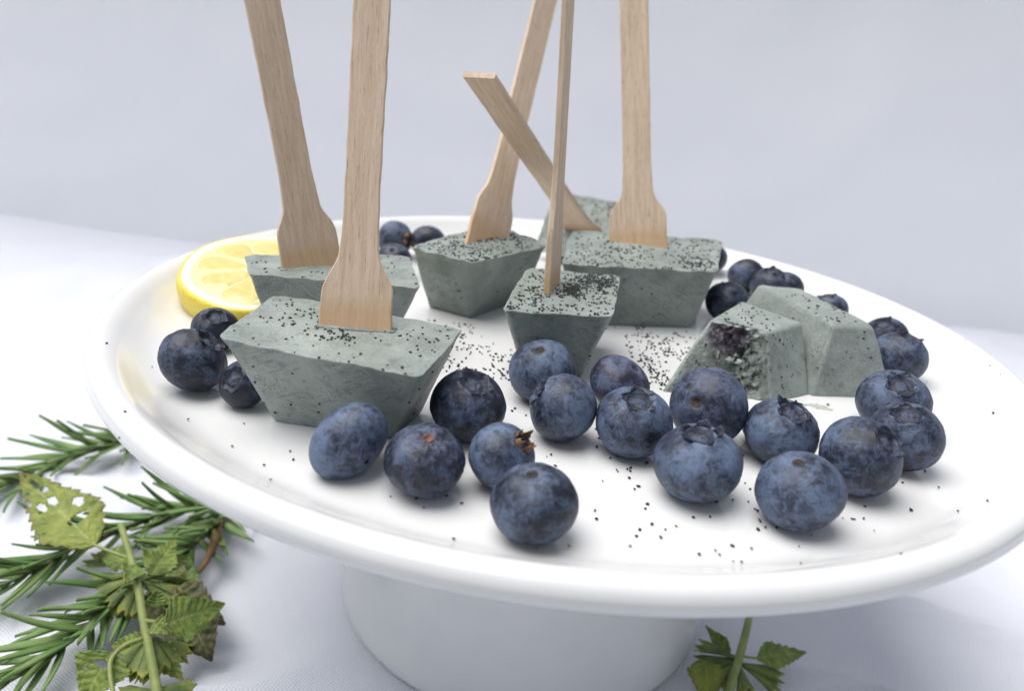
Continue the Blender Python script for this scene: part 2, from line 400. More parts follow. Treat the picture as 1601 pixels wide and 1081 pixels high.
class Pop:
    def __init__(s, label, top, bot, seed, rc=.14, rt=.03, rb=.12, bulge=.12, lip=.05, group="frozen yoghurt pops on the plate", bite=False, name="frozen_pop", post=None):
        """top/bot: four corners FL FR BR BL"""
        s.top = [Vector(p) for p in top]; s.bot = [Vector(p) for p in bot]; s.seed = seed; s.bulge = bulge; s.lip = lip; s.post = post
        c = sum(s.bot, Vector((0, 0, 0)))/4
        if post: c = post(c)
        s.root = thing(name, label, "frozen pop", c, group)
        N, K, C = 200, 34, 26
        cor = rrect(N, rc); V = []; F = []; fm = []
        H = (s.top[0].z+s.top[2].z-s.bot[0].z-s.bot[2].z)/2
        lev = []
        for i in range(6):
            a = i/6*math.pi/2; lev.append((rb/H*(1-math.cos(a)), rb*(1-math.sin(a))))
        for i in range(K+1):
            t = rb/H+(1-rb/H-rt/H)*i/K; lev.append((t, 0))
        for i in range(1, 6):
            a = i/5*math.pi/2; lev.append((1-rt/H*(1-math.sin(a)), rt*(1-math.cos(a))))
        hw = ((s.top[1]-s.top[0]).length+(s.top[2]-s.top[1]).length)/4
        for t, ins in lev:
            q = [b.lerp(tp, t) for b, tp in zip(s.bot, s.top)]
            cen = bil(q, 0, 0)
            for (u, v) in cor:
                k = 1-ins/hw
                p = bil(q, u*k, v*k)
                out = (p-cen); out.z = 0; out.normalize()
                nz = .055*fbm(p+Vector((seed*9, 0, 0)), .5, 2)+.008*fbm(p+Vector((seed, 5, 0)), 3.5, 4)
                edge = max(0, (t-.90)/.10)
                nz += edge*(.05+.035*fbm(p+Vector((3, seed*4, 0)), 1.8, 4))*(1 if rt < .08 else 0)
                if bite and v < -.80 and abs(u) < .985:
                    e = (1-abs(u)**3)
                    nz += -(.80*math.exp(-((u+.20)/.38)**2)*math.exp(-((t-.30)/.30)**2)+.10+.42*abs(fbm(p+Vector((2, 1, 7)), 1.7, 5))+.34*abs(fbm(p+Vector((5, 3, 1)), 3.2, 5)))*e*min(1, t*5+.3)*min(1, (1.0-t)*5+.35)
                p = p+out*nz
                if t > .5: p.z += s.ztop(u*k, v*k, p)*((t-.5)/.5)**3
                V.append(p)
        L = len(lev)
        for k in range(L-1):
            for i in range(N):
                j = (i+1) % N; F.append((k*N+i, k*N+j, (k+1)*N+j, (k+1)*N+i))
                fm.append(1 if (bite and cor[i][1] < -.82 and abs(cor[i][0]) < .96 and 2 < k < L-5) else 0)
        # caps
        for cap, t, base0 in (('top', 1, (L-1)*N), ('bot', 0, 0)):
            q = s.top if cap == 'top' else s.bot
            prev = base0
            ins0 = (lev[-1] if cap == 'top' else lev[0])[1]
            for r in range(1, C):
                f = (1-r/C)*(1-ins0/hw); st = len(V)
                for (u, v) in cor:
                    p = bil(q, u*f, v*f)
                    if cap == 'top':
                        p.z += s.ztop(u*f, v*f, p)
                        e = max(0, 1-r/4.0)
                        out = (p-bil(q, 0, 0)); out.z = 0; out.normalize()
                        p += out*e*(.05+.07*fbm(V[base0], 1.8, 3))*.5
                    V.append(p)
                for i in range(N):
                    j = (i+1) % N
                    F.append((prev+i, prev+j, st+j, st+i) if cap == 'top' else (prev+j, prev+i, st+i, st+j)); fm.append(0)
                prev = st
            cidx = len(V); p = bil(q, 0, 0)
            if cap == 'top': p.z += s.ztop(0, 0, p)
            V.append(p)
            for i in range(N):
                j = (i+1) % N; F.append((prev+i, prev+j, cidx) if cap == 'top' else (prev+j, prev+i, cidx)); fm.append(0)
        s.raw, s.rawf = [tuple(p) for p in V], F
        if post: V = [post(p) for p in V]
        s.body = obj("body", V, F, [M['pop'], M['bite']], s.root, fmat=fm, sharp=52)
    def ztop(s, u, v, p):
        m = max(abs(u), abs(v)); e = max(0, (m-.86)/.14)
        return s.bulge*(1-u*u)*(1-v*v)*.8 + .03*fbm(Vector((p.x, p.y, s.seed*3.3)), .7, 5) + e*(s.lip+s.lip*.7*fbm(Vector((p.x, p.y, s.seed)), 1.6, 4))
    def topat(s, u, v):
        p = bil(s.top, u, v); p.z += s.ztop(u, v, p)
        return p
    def seeds(s, uniform, gauss=(), rim=0, side=()):
        rn = random.Random(s.seed*77+5); V = []; F = []
        pts = [(rn.uniform(-.95, .95), rn.uniform(-.95, .95)) for _ in range(int(uniform*1.2))]
        for _ in range(uniform//7):            # little clumps
            c_ = (rn.uniform(-.9, .9), rn.uniform(-.9, .9)); pts += [(c_[0]+rn.gauss(0, .03), c_[1]+rn.gauss(0, .04)) for _ in range(rn.randint(2, 5))]
        for (cu, cv, su, sv, n) in gauss: pts += [(rn.gauss(cu, su), rn.gauss(cv, sv)) for _ in range(int(n*1.3))]
        for _ in range(rim):
            a = rn.uniform(-.95, .95); pts.append(rn.choice([(a, -.985), (.985, a), (a, -1.0)]))
        for u, v in pts:
            if abs(u) > 1.0 or abs(v) > 1.0: continue
            p = s.topat(u, v)+Vector((0, 0, .012))
            seedverts(V, F, p, rn, .84)
        bvh = BVHTree.FromPolygons(s.raw, s.rawf)
        for (u0, u1, v0, v1, n) in side:        # seeds frozen into the sides
            for _ in range(n):
                u, v, t = rn.uniform(u0, u1), rn.uniform(v0, v1), rn.uniform(.08, .97)
                q = [b.lerp(tp, t) for b, tp in zip(s.bot, s.top)]
                p = bil(q, u, v); out = p-bil(q, 0, 0); out.z = 0; out.normalize()
                hit = bvh.ray_cast(p+out*.6, -out, 2.0)[0]
                if hit: seedverts(V, F, hit+out*.004, rn, .85)
        if s.post: V = [s.post(p) for p in V]
        o = obj("seed_sprinkle", V, F, M['seed'], s.root); o['kind'] = 'stuff'
        return o

ICO_V = []; ICO_F = [(0, 11, 5), (0, 5, 1), (0, 1, 7), (0, 7, 10), (0, 10, 11), (1, 5, 9), (5, 11, 4), (11, 10, 2), (10, 7, 6), (7, 1, 8), (3, 9, 4), (3, 4, 2), (3, 2, 6), (3, 6, 8), (3, 8, 9), (4, 9, 5), (2, 4, 11), (6, 2, 10), (8, 6, 7), (9, 8, 1)]
g_ = (1+5**.5)/2
for a in ((-1, g_, 0), (1, g_, 0), (-1, -g_, 0), (1, -g_, 0), (0, -1, g_), (0, 1, g_), (0, -1, -g_), (0, 1, -g_), (g_, 0, -1), (g_, 0, 1), (-g_, 0, -1), (-g_, 0, 1)): ICO_V.append(Vector(a).normalized())
def seedverts(V, F, p, rn, k=1.0):
    b = len(V); L = rn.uniform(.038, .070)*k; W = L*rn.uniform(.5, .8); T = W*rn.uniform(.6, .9); a = rn.uniform(0, 6.3); tl = rn.uniform(-.5, .5)
    ca, sa = math.cos(a), math.sin(a)
    for q in ICO_V:
        x, y, z = q.x*L*rn.uniform(.85, 1.1), q.y*W*rn.uniform(.85, 1.1), q.z*T+q.x*L*tl*.6
        V.append(Vector((p.x+x*ca-y*sa, p.y+x*sa+y*ca, p.z+z)))
    F.extend(tuple(b+i for i in f) for f in ICO_F)

# crumbs of torn yoghurt on the bitten face
def blob(c, r, seed, sq=(1, 1, 1)):
    V = []; F = []; nu, nv = 18, 12
    for j in range(nv+1):
        th = math.pi*j/nv
        for i in range(nu):
            ph = 2*math.pi*i/nu; d = Vector((math.sin(th)*math.cos(ph), math.sin(th)*math.sin(ph), math.cos(th)))
            k = r*(1+.75*fbm(d*1.0+Vector((seed, 0, 0)), 1.6, 4)); V.append(Vector(c)+Vector((d.x*sq[0], d.y*sq[1], d.z*sq[2]))*k)
    for j in range(nv):
        for i in range(nu):
            k = (i+1) % nu; F.append((j*nu+i, (j+1)*nu+i, (j+1)*nu+k, j*nu+k))
    return V, F

ZP = ZT+1.35
def tops(pxs, z=ZP): return [at(x, y, zz) for (x, y), zz in zip(pxs, z if isinstance(z, (list, tuple)) else [z]*4)]
def drop(q, d, dz=None):
    r = inset([Vector((p.x, p.y, FLOOR)) for p in q], d)
    return [Vector((p.x, p.y, FLOOR-.01)) for p in r]
q1 = tops([(343, 531), (656, 592), (722, 517), (432, 462)])
b1_ = [Vector((-7.1, -8.85, FLOOR-.01)), Vector((-3.95, -9.05, FLOOR-.01)), Vector((-3.55, -7.35, FLOOR-.01)), Vector((-7.1, -6.9, FLOOR-.01))]
P1 = Pop("largest front frozen pop, a broad wooden stick upright in its top", q1, b1_, 1)
P1.seeds(38, [(-.05, -.15, .18, .16, 34), (-.6, .35, .16, .2, 18), (.8, .3, .12, .25, 12), (.1, .0, .3, .3, 8)], rim=6, side=[(-1, .9, -1, -1, 9), (1, 1, -.9, .9, 5)])
q2 = tops([(391, 431), (655, 453), (638, 402), (383, 402)])
P2 = Pop("frozen pop beside the lemon slice, its stick leaning left", q2, drop(q2, .75), 2, lip=.07)
P2.seeds(20, [(.75, .3, .15, .35, 14)], rim=3, side=[(-1, 1, -1, -1, 6)])
q3 = [at(737, 414, ZP), Vector((-1.0, 2.9, ZP+.05)), Vector((-3.3, 5.2, ZP+.2)), at(642, 389, ZP)]
b3_ = [Vector((-3.45, .6, FLOOR-.01)), Vector((-1.75, 3.5, FLOOR-.01)), Vector((-3.3, 4.4, FLOOR-.01)), at(668, 481, FLOOR-.01)]
P3 = Pop("frozen pop turned corner-on, heavily seeded, just behind its larger neighbours", q3, b3_, 3, lip=.09, bulge=.2)
P3.seeds(190, [(.3, .25, .3, .25, 170), (-.6, -.1, .2, .3, 30), (-.85, -.85, .1, .1, 12)], rim=14, side=[(-1, 1, -1, -1, 5), (-1, -1, -1, 1, 6)])
q4 = tops([(784, 489), (957, 497), (968, 434), (826, 421)])
P4 = Pop("smallest-faced upright pop at the centre, end-on, stick seen edge-on", q4, drop(q4, .72), 4)
P4.seeds(240, [(.12, .02, .10, .12, 110), (.6, .6, .28, .25, 230), (-.3, -.2, .35, .3, 50)], rim=14, side=[(-1, 1, -1, -1, 10), (1, 1, -1, 1, 8)])
q5 = [at(878, 416, ZP), at(1120, 428, ZP), Vector((6.0, 6.0, ZP+.35)), Vector((-.1, 5.0, ZP+.3))]
P5 = Pop("rear right upright frozen pop, long side facing front", q5, drop(q5, .5), 5, lip=.08, bulge=.15)
P5.seeds(150, [(.72, -.55, .14, .2, 100), (-.4, -.3, .35, .3, 50)], rim=18, side=[(-1, 1, -1, -1, 14)])
zf = ZT+.95
q6 = [Vector((4.55, -2.25, zf)), Vector((6.2, -2.95, zf)), Vector((7.65, -1.45, zf)), Vector((6.0, .3, zf))]
b6_ = [Vector((3.2, -3.95, FLOOR-.01)), Vector((6.6, -3.75, FLOOR-.01)), Vector((7.95, -2.75, FLOOR-.01)), Vector((5.2, -.2, FLOOR-.01))]
P6 = Pop("upside-down frozen piece with a bite taken out of its front", q6, b6_, 6, rc=.07, rt=.10, rb=.03, bulge=.02, lip=0, bite=True, name="bitten_frozen_pop", group="stickless frozen pieces turned upside down")
P6.seeds(26, [], 0, side=[(1, 1, -1, .3, 16), (-1, 1, -1, -1, 60)])
bvh = BVHTree.FromPolygons(P6.raw, P6.rawf)
M['bite'].node_tree.nodes['berry_spot'].inputs[1].default_value = (bvh.ray_cast(CAM, ray(1136, 524).normalized(), 100)[0]-BASE[P6.root])*S
rn = random.Random(31)
for (x, y, r_, sq) in ((1140, 563, .13, (1.2, .6, .8)), (1158, 567, .12, (1.2, .6, .7)), (1122, 556, .07, (.6, .5, 1.8)), (1150, 556, .07, (1.4, .6, .7))):
    hit = bvh.ray_cast(CAM, ray(x, y).normalized(), 100)[0]
    if hit:
        V, F = blob(hit, r_, x, sq)
        obj("crumb", V, F, M['crumb'], P6.root)
zf = ZT+1.2
q7 = [Vector((6.85, 2.0, zf)), Vector((8.4, -2.0, zf)), Vector((9.78, -1.7, zf)), Vector((8.3, 1.95, zf))]
b7_ = [Vector((5.9, 1.9, FLOOR-.01)), Vector((7.95, -2.85, FLOOR-.01)), Vector((10.75, -2.35, FLOOR-.01)), Vector((9.1, 2.6, FLOOR-.01))]
P7 = Pop("whole stickless frozen piece lying upside down behind the bitten one", q7, b7_, 7, rc=.10, rt=.17, rb=.03, bulge=.02, lip=0, group="stickless frozen pieces turned upside down")
P7.seeds(22, [], 0, side=[(-1, 1, -1, -1, 10), (1, 1, -1, 1, 9)])
# rear pop fallen on its side: built upright at the origin, then turned so that its top faces along its stick
S4F = CAM+ray(912, 360)*36.2; S4E = CAM+ray(749, 117)*25.0
ax4 = (S4E-S4F).normalized()
xa = Vector((-ax4.y, ax4.x, 0)).normalized()
if xa.x < 0: xa = -xa
ya = ax4.cross(xa)
O8 = S4F+xa*.15+ya*.08
def lay(p): return O8+xa*p.x+ya*p.y+ax4*(p.z-1.2)
P8 = Pop("rearmost frozen pop fallen on its side behind the others", [(-2.2, -1.55, 1.2), (2.2, -1.55, 1.2), (2.2, 1.55, 1.2), (-2.2, 1.55, 1.2)], [(-1.5, -.95, -1.0), (1.5, -.95, -1.0), (1.5, .95, -1.0), (-1.5, .95, -1.0)], 8, post=lay)
P8.seeds(24, [(.5, .8, .3, .15, 50)], rim=10, side=[(-.2, 1, 1, 1, 60)])

# ------------------------------------------------------------------ wooden sticks
def stick(label, base, tip, facing, foot=.92, hand=.47, fl=1.3, se=2.6, length=11.0, emb=1.1, thick=.17, name="wooden_stick", grow=.04, pop=None):
    """base: point where it enters the top; tip: a point on its axis; facing: rough direction its broad face looks"""
    base = Vector(base); yv = (Vector(tip)-base).normalized()
    zv = Vector(facing); zv = (zv-yv*zv.dot(yv)).normalized(); xv = yv.cross(zv)
    prof = []
    n = 70
    for i in range(n+1):
        y = -emb+(length+emb)*i/n
        if y < fl: w = foot*(1-.02*(y/fl)) if y > 0 else foot
        elif y < se:
            t = (y-fl)/(se-fl); w = foot*.98+(hand*1.16-foot*.98)*(t*t*(3-2*t))
        else: w = hand*(1+.16*math.exp(-(y-se)/.7))+grow*(y-se)/(length-se)
        prof.append((y, w))
    rn = random.Random(hash(label) % 1000 if False else len(label)*13)
    V = []; F = []; sec = 12; off = rn.uniform(0, 50)
    bev = .028
    for y, w in prof:
        jl = .018*fbm((y, off, 0), 1.5, 4); jr = .018*fbm((y, off+9, 0), 1.5, 4)
        bend = .02*math.sin(y*.35+off)
        wl, wr, t = w+jl, w+jr, thick/2
        ring = [(-wl, -t+bev), (-wl+bev, -t), (-wl*.4, -t), (wr*.4, -t), (wr-bev, -t), (wr, -t+bev), (wr, t-bev), (wr-bev, t), (wr*.4, t), (-wl*.4, t), (-wl+bev, t), (-wl, t-bev)]
        for x, z in ring: V.append((x, y, z+bend))
    for k in range(n):
        for i in range(sec):
            j = (i+1) % sec; F.append((k*sec+i, k*sec+j, (k+1)*sec+j, (k+1)*sec+i))
    F.append(tuple(range(sec))[::-1]); F.append(tuple(range(n*sec, (n+1)*sec)))
    me = mesh(name, V, F, M['wood'], sharp=30)
    o = link(name, me, frame(base, xv, yv, zv))
    if pop:                                  # yoghurt pushed up round the foot
        V = []; F = []; n1, n2 = 72, 8
        hx, hz = foot+.03, thick/2+.03
        fx = Vector((xv.x, xv.y, 0)).normalized(); fz = Vector((zv.x, zv.y, 0)).normalized()
        for i in range(n1):
            a = 2*math.pi*i/n1; ca, sa = math.cos(a), math.sin(a)
            cx = math.copysign(abs(ca)**.35, ca)*hx; cz = math.copysign(abs(sa)**.35, sa)*hz
            rr = .055+.05*fbm((ca*3, sa*3, off), 1.4, 4); out = (fx*cx*.4+fz*cz*3).normalized()
            c0 = base+fx*cx+fz*cz
            for j in range(n2):
                b = 2*math.pi*j/n2; V.append(c0+out*(rr*1.5*math.cos(b))+Vector((0, 0, rr*.8*math.sin(b)-.02)))
        for i in range(n1):
            for j in range(n2):
                i2, j2 = (i+1) % n1, (j+1) % n2; F.append((i*n2+j, i2*n2+j, i2*n2+j2, i*n2+j2))
        obj("frost_collar", V, F, M['pop'], pop.root)
    o['label'] = label; o['category'] = "wooden stick"; o['group'] = "wooden sticks stuck in the pops"
    return o
def axis_tip(base, px, py, d=None):
    """point seen at pixel, at the base's own distance (or d)"""
    dd = d if d else (Vector(base)-CAM).dot(FW)
    return CAM+ray(px, py)*dd
B = at(556, 512, ZP+.1)
stick("front wooden stick with the broadest foot, upright in the largest pop", B, axis_tip(B, 582, 0), CAM-B+Vector((-3.5, 0, 0)), .92, .43, .85, 1.95, 9.6, grow=.05, pop=P1)
B = at(489, 417, ZP+.08)
stick("left wooden stick leaning left, in the pop by the lemon", B, axis_tip(B, 410, 0, 22.6), CAM-B+Vector((8, 0, 0)), .95, .49, 1.05, 1.95, 9.8, pop=P2)
B = at(762, 374, ZP+.2)
stick("wooden stick leaning right in the corner-on pop, behind the crossing one", B, axis_tip(B, 853, 0, 33.5), Vector((.75, -1, 0)), .98, .56, 1.2, 2.3, 13, pop=P3)
x4 = RT*.83-UP*.15-FW*.54
stick("steeply leaning wooden stick with its cut end in view", S4F, S4E, x4.cross(ax4), .95, .60, .35, 1.0, (S4E-S4F).length, thick=.2, grow=.0)
B = at(862, 452, ZP+.05)
stick("thin edge-on wooden stick in the centre pop", B, axis_tip(B, 889, 0, 22.6), Vector((1, -.17, 0)), .80, .48, 1.6, 3.0, 10.2, thick=.2, pop=P4)
B = at(998, 386, ZP+.22)
stick("right-hand upright wooden stick in the rear pop with the long side", B, axis_tip(B, 991, 0, 30.2), CAM-B+Vector((1, 0, 0)), 1.12, .53, 1.2, 2.15, 11.5, pop=P5)

# ------------------------------------------------------------------ lemon slice
LC = Vector((-10.75, -.35, ZT+.28)); ln = Vector((.07, -.19, 1)).normalized()
lx = Vector((1, 0, -.07)).normalized(); ly = ln.cross(lx); LR = 2.95; LT = 1.0
lem = thing("lemon_slice", "thick round yellow lemon slice lying at the left of the plate", "lemon slice", LC)
def lp(x, y, z): return LC+lx*x+ly*y+ln*z
def lring(prof, n=120):
    V = []; F = []
    for r, z in prof:
        for i in range(n):
            a = 2*math.pi*i/n; rr = r*(1+.012*math.sin(3*a+1)+.008*math.sin(7*a)); V.append(lp(rr*math.cos(a), rr*math.sin(a), z))
    for k in range(len(prof)-1):
        for i in range(n):
            j = (i+1) % n; F.append((k*n+i, k*n+j, (k+1)*n+j, (k+1)*n+i))
    return V, F
V, F = lring([(LR-.5, -LT), (LR-.14, -LT), (LR-.06, -LT+.06), (LR, -LT*.6), (LR+.02, -LT*.4), (LR-.01, -.12), (LR-.06, -.03), (LR-.12, 0), (LR-.16, -.005)])
obj("rind", V, F, M['rind'], lem)
V, F = lring([(.001, -LT+.02), (LR-.45, -LT+.02), (LR-.14, -LT+.03), (LR-.155, -.02), (LR-.17, .0), (LR-.35, -.005), (LR-.46, -.02), (LR-.52, -.06), (.001, -.06)])
obj("pith", V, F, M['pith'], lem)
V, F = lring([(LR-.40, -.10), (LR-.47, -.022), (1.2, -.02), (.001, -.02)], 90)
obj("membrane", V, F, M['memb'], lem)
for k in range(9):
    a0 = 2*math.pi*k/9+.15; a1 = a0+2*math.pi/9-.012; ri, ro = .14, LR-.52-.08*(k % 3)
    out = []
    for i in range(9): t = i/8; a = a0+(a1-a0)*t; bul = ro-.38*(abs(2*t-1)**3); out.append((bul*math.cos(a), bul*math.sin(a)))
    for i in range(5): t = i/4; a = a1+(a0-a1)*t; out.append((ri*math.cos(a), ri*math.sin(a)))
    c = (sum(p[0] for p in out)/14, sum(p[1] for p in out)/14)
    V = []; F = []; n = 14; rings = 6
    for r in range(rings):
        f = 1-r*.16
        for (x, y) in out: V.append(lp(c[0]+(x-c[0])*f, c[1]+(y-c[1])*f, -.03+.055*min(1, r/2)+.02*fbm((x*f, y*f, k), 2.5, 3)*(r > 0)))
    for r in range(rings-1):
        for i in range(n):
            j = (i+1) % n; F.append((r*n+i, r*n+j, (r+1)*n+j, (r+1)*n+i))
    F.append(tuple(range((rings-1)*n, rings*n)))
    obj("segment", V, F, M['pulp'], lem)

# ------------------------------------------------------------------ blueberries
BN = 0
def berry(label, cx, cy, wpx, feat, kind='calyx', k=.88, bloom=.52, purple=.0, wrinkle=0.05, up=.0, dry=False, elong=1.0, ldir=None, cal=1.0, zoff=0.0, flat=False):
    """centre pixel and pixel width give place and size; feat is the pixel of the crown or scar (or a Vector direction)"""
    global BN; BN += 1; sd_ = BN
    d = ray(cx, cy); r = .9; bloom = .485+(bloom-.5)*.45; k = k*.975
    # direction of the feature
    if isinstance(feat, Vector): ax = feat.normalized()
    else:
        hx, hy = (feat[0]-cx)/(wpx/2), (feat[1]-cy)/(wpx/2*.93); q = math.hypot(hx, hy)
        if q > .97: hx, hy, q = hx/q*.97, hy/q*.97, .97
        dn = d.normalized(); rx = (RT-dn*RT.dot(dn)).normalized(); uy = rx.cross(dn)
        ax = (rx*hx-uy*-0-uy*hy-dn*math.sqrt(1-q*q)).normalized()
    c_, s_ = ax.z, math.sqrt(max(0, 1-ax.z**2))
    for _ in range(10):
        P = CAM+d*0
        hgt = math.sqrt((r*s_)**2+(k*r*c_)**2)
        t = (FLOOR+hgt-CAM.z)/d.z
        for _ in range(3):
            P = CAM+d*t; zf_ = plate_z(math.hypot(P.x, P.y)); t = (zf_+hgt+zoff-CAM.z)/d.z
        P = CAM+d*t; r = wpx/2*t/FPX
    o = thing("blueberry", label, "blueberry", P-Vector((0, 0, hgt)), "blueberries on the plate")
    ux = ax.cross(Vector((.3, .1, 1))).normalized()
    if ldir is not None: ux = (ldir-ax*ldir.dot(ax)).normalized()
    uy_ = ax.cross(ux)
    tw = random.Random(sd_*3).uniform(0, 1.3)
    def W(v): return P+(ux*(v.x*elong)+uy_*v.y+ax*(v.z*k))*r
    nu = 72; V = []; F = []; fm = []
    ths = []
    for i in range(17): ths.append(i*1.9)
    for i in range(1, 40): ths.append(30.4+(180-30.4)*i/40)
    isC = kind == 'calyx'
    def lobes(ph): 
        x = math.cos(5*(ph+tw)); return .5+.5*x
    for th in ths:
        for i in range(nu):
            ph = 2*math.pi*i/nu; T = math.radians(th)
            dv = Vector((math.sin(T)*math.cos(ph), math.sin(T)*math.sin(ph), math.cos(T)))
            rad = 1+.030*fbm(dv*1.1+Vector((sd_*3.1, 0, 0)), 1.0, 3)+.006*fbm(dv+Vector((0, sd_, 0)), 5, 3)
            if wrinkle > .25: rad -= .085*wrinkle*abs(fbm(dv+Vector((sd_, 2, 0)), 2.6, 4))
            if isC:
                rim = 22*cal+2.5*lobes(ph)
                if th < rim: 
                    e = min(1, (rim-th)/6.0); rad -= .19*(e*e*(3-2*e))*(.9+.2*fbm(dv*4+Vector((sd_, 0, 0)), 1.2, 3)) - .03*math.exp(-(th/5)**2)
                else: rad += .035*math.exp(-((th-rim)/7.0)**2)*(.6+.6*lobes(ph))
            else:
                e = math.exp(-(th/10)**2); rad -= .085*e+.075*math.exp(-(th/(4.5*cal))**2)
                rad += .008*math.exp(-((th-17)/5)**2)
            V.append(W(dv*rad))
    for k2 in range(1, len(ths)-1):
        for i in range(nu):
            j = (i+1) % nu; F.append((k2*nu+i, (k2+1)*nu+i, (k2+1)*nu+j, k2*nu+j))
            wl = 12*cal+3*fbm((math.cos(2*math.pi*i/nu)*1.5, math.sin(2*math.pi*i/nu)*1.5, sd_), 1.2, 3)
            fm.append(0 if not isC or ths[k2+1] > 21.5*cal else (1 if ths[k2+1] < wl else 2))
    for i in range(nu):
        F.append((nu+(i+1) % nu, 0, nu+i)); fm.append(1 if isC else 0)
    b = obj("skin", V, F, [M['berry'], M['inside'], M['calyx']], o, fmat=fm)
    b.color = (bloom, purple, wrinkle, 1)
    rn = random.Random(sd_*11)
    if isC:
        # ragged five-lobed crown standing on the rim of the hollow
        V = []; F = []; n = 100; rows = 5
        out_lean = rn.uniform(.2, .9) if not dry else .5
        hh = (.135 if not dry else .36)*(1+up)
        for rI in range(rows):
            t = rI/(rows-1)
            for i in range(n):
                ph = 2*math.pi*i/n
                lob = max(0, math.cos(2.5*(ph+tw+.1*math.sin(3*ph+sd_))))if False else abs(math.cos(2.5*(ph+tw)))
                lb = (max(0, lob-.22)/.78)**.8*(.55+.45*math.sin(ph*1+sd_*2)**2)
                lb *= 1+.8*fbm((ph*3, sd_, 1), 1.3, 4)
                hgt_ = hh*max(.03, lb)*t
                th = math.radians(21.0*cal+2.5*lobes(ph)+(2.2 if not dry else -4)*t*out_lean*3*lb)
                rad = 1.0-.035+hgt_+(.0)
                dv = Vector((math.sin(th)*math.cos(ph), math.sin(th)*math.sin(ph), math.cos(th)))
                V.append(W(dv*rad+dv*.02*fbm((ph*4, t*3, sd_), 1, 3)))
        for rI in range(rows-1):
            for i in range(n):
                j = (i+1) % n; F.append((rI*n+i, rI*n+j, (rI+1)*n+j, (rI+1)*n+i))
        c = obj("calyx", V, F, M['drycalyx'] if dry else M['calyx'], o)
        md = c.modifiers.new("thick", 'SOLIDIFY'); md.thickness = .022*S; md.offset = 0
    else:
        V = []; F = []; n = 28
        prof_ = [(8.4, -.002), (7.6, .006), (6.0, .004), (4.4, -.006), (3.0, -.030), (.01, -.045)]
        for th0, dz in prof_:
            for i in range(n):
                ph = 2*math.pi*i/n; th = math.radians(th0*cal*(1+.10*fbm((math.cos(ph), math.sin(ph), sd_), 1.5, 3)))
                dv = Vector((math.sin(th)*math.cos(ph), math.sin(th)*math.sin(ph), math.cos(th)))
                V.append(W(dv*(1+.030*fbm(dv*1.1+Vector((sd_*3.1, 0, 0)), 1.0, 3)-.085*math.exp(-(th0/10)**2)+dz*.8+.005)))
        for kk in range(len(prof_)-1):
            for i in range(n):
                j = (i+1) % n; F.append((kk*n+i, kk*n+j, (kk+1)*n+j, (kk+1)*n+i))
        obj("stem_scar", V, F, M['redscar'] if dry else M['scar'], o)
    return o
V3 = Vector
berry("frontmost blueberry, dark spotted, nearest the plate's front lip", 835, 787, 138, (832, 739), 'scar', .89, .50)
berry("wrinkled blueberry with a small reddish stem scar", 664, 720, 127, (669, 681), 'scar', .86, .46, .1, .9, dry=True)
berry("bean-shaped pale blueberry against the largest pop's base", 545, 690, 110, V3((-.75, .55, .35)), 'scar', .92, .60, 0, .15, elong=1.24, ldir=V3((.85, .1, .5)))
berry("very dark blueberry with a wide star crown, right of the largest pop", 732, 634, 119, (745, 596), 'calyx', .93, .40, .1)
berry("blueberry with a brown withered crown sticking out", 785, 714, 108, (822, 692), 'calyx', .93, .55, 0, .2, dry=True, cal=.8)
berry("blueberry with a ringed stem scar on top, against the centre pop", 848, 580, 106, (843, 545), 'scar', .92, .55, cal=1.5)
berry("blueberry with its crown turned left, behind the centre cluster", 880, 638, 109, (836, 610), 'calyx', .97, .55)
berry("purplish rearmost blueberry of the centre cluster", 969, 600, 100, (1000, 570), 'scar', .80, .50, .35)
berry("blueberry with a broad open crown in the middle of the row", 991, 660, 121, (1002, 621), 'calyx', .88, .60)
berry("blueberry with a deep stem pit facing front, below the bitten piece", 1108, 636, 123, (1087, 628), 'scar', .90, .50, .15, cal=1.2)
berry("blueberry with tall dark crown lobes on its top", 1090, 724, 138, (1098, 672), 'calyx', .85, .56, up=.8)
berry("lumpy blueberry with a black slanting crown, below the bitten piece", 1222, 676, 116, (1245, 640), 'calyx', .88, .56, 0, .3, up=.4)
berry("dark blueberry half hidden behind the lumpy one", 1192, 668, 62, V3((0, .3, 1)), 'scar', .9, .30)
berry("front right blueberry with a shallow dark stem dimple", 1250, 768, 135, (1252, 720), 'scar', .87, .57)
berry("dark smooth blueberry with its crown on the right edge", 1345, 714, 127, (1393, 690), 'calyx', .95, .47)
berry("rightmost blueberry, crown facing up and front", 1415, 683, 113, (1421, 645), 'calyx', .92, .47, .1)
berry("scuffed blueberry between the rightmost one and the upside-down piece", 1397, 629, 110, (1412, 596), 'calyx', .85, .54, 0, .2)
berry("larger blueberry behind the right end of the whole upside-down piece", 1406, 558, 86, (1425, 524), 'calyx', .88, .45)
berry("blueberry crown-up, partly behind the far right pair", 1383, 528, 70, (1381, 503), 'calyx', .9, .42)
berry("left blueberry with a brown-edged crown beside the largest pop", 302, 563, 107, (333, 528), 'calyx', .88, .42, 0, .35)
berry("blueberry between the lemon slice and the largest pop", 337, 515, 74, (338, 491), 'calyx', .85, .40)
berry("half-hidden blueberry with a gaping crown under the largest pop's left edge", 381, 601, 76, (360, 592), 'calyx', .9, .36, cal=1.3)
berry("far left rear blueberry with a brown crown", 617, 374, 58, (640, 376), 'calyx', .95, .52, dry=True, cal=1.1)
berry("far rear blueberry peeping over the corner-on pop", 669, 378, 56, V3((0, .4, 1)), 'scar', .9, .42)
berry("rear blueberry low behind the front-left stick foot", 615, 408, 58, (613, 390), 'scar', .9, .45)
berry("very dark blueberry at the right foot of the long-sided pop", 1137, 472, 68, (1141, 446), 'calyx', .9, .33)
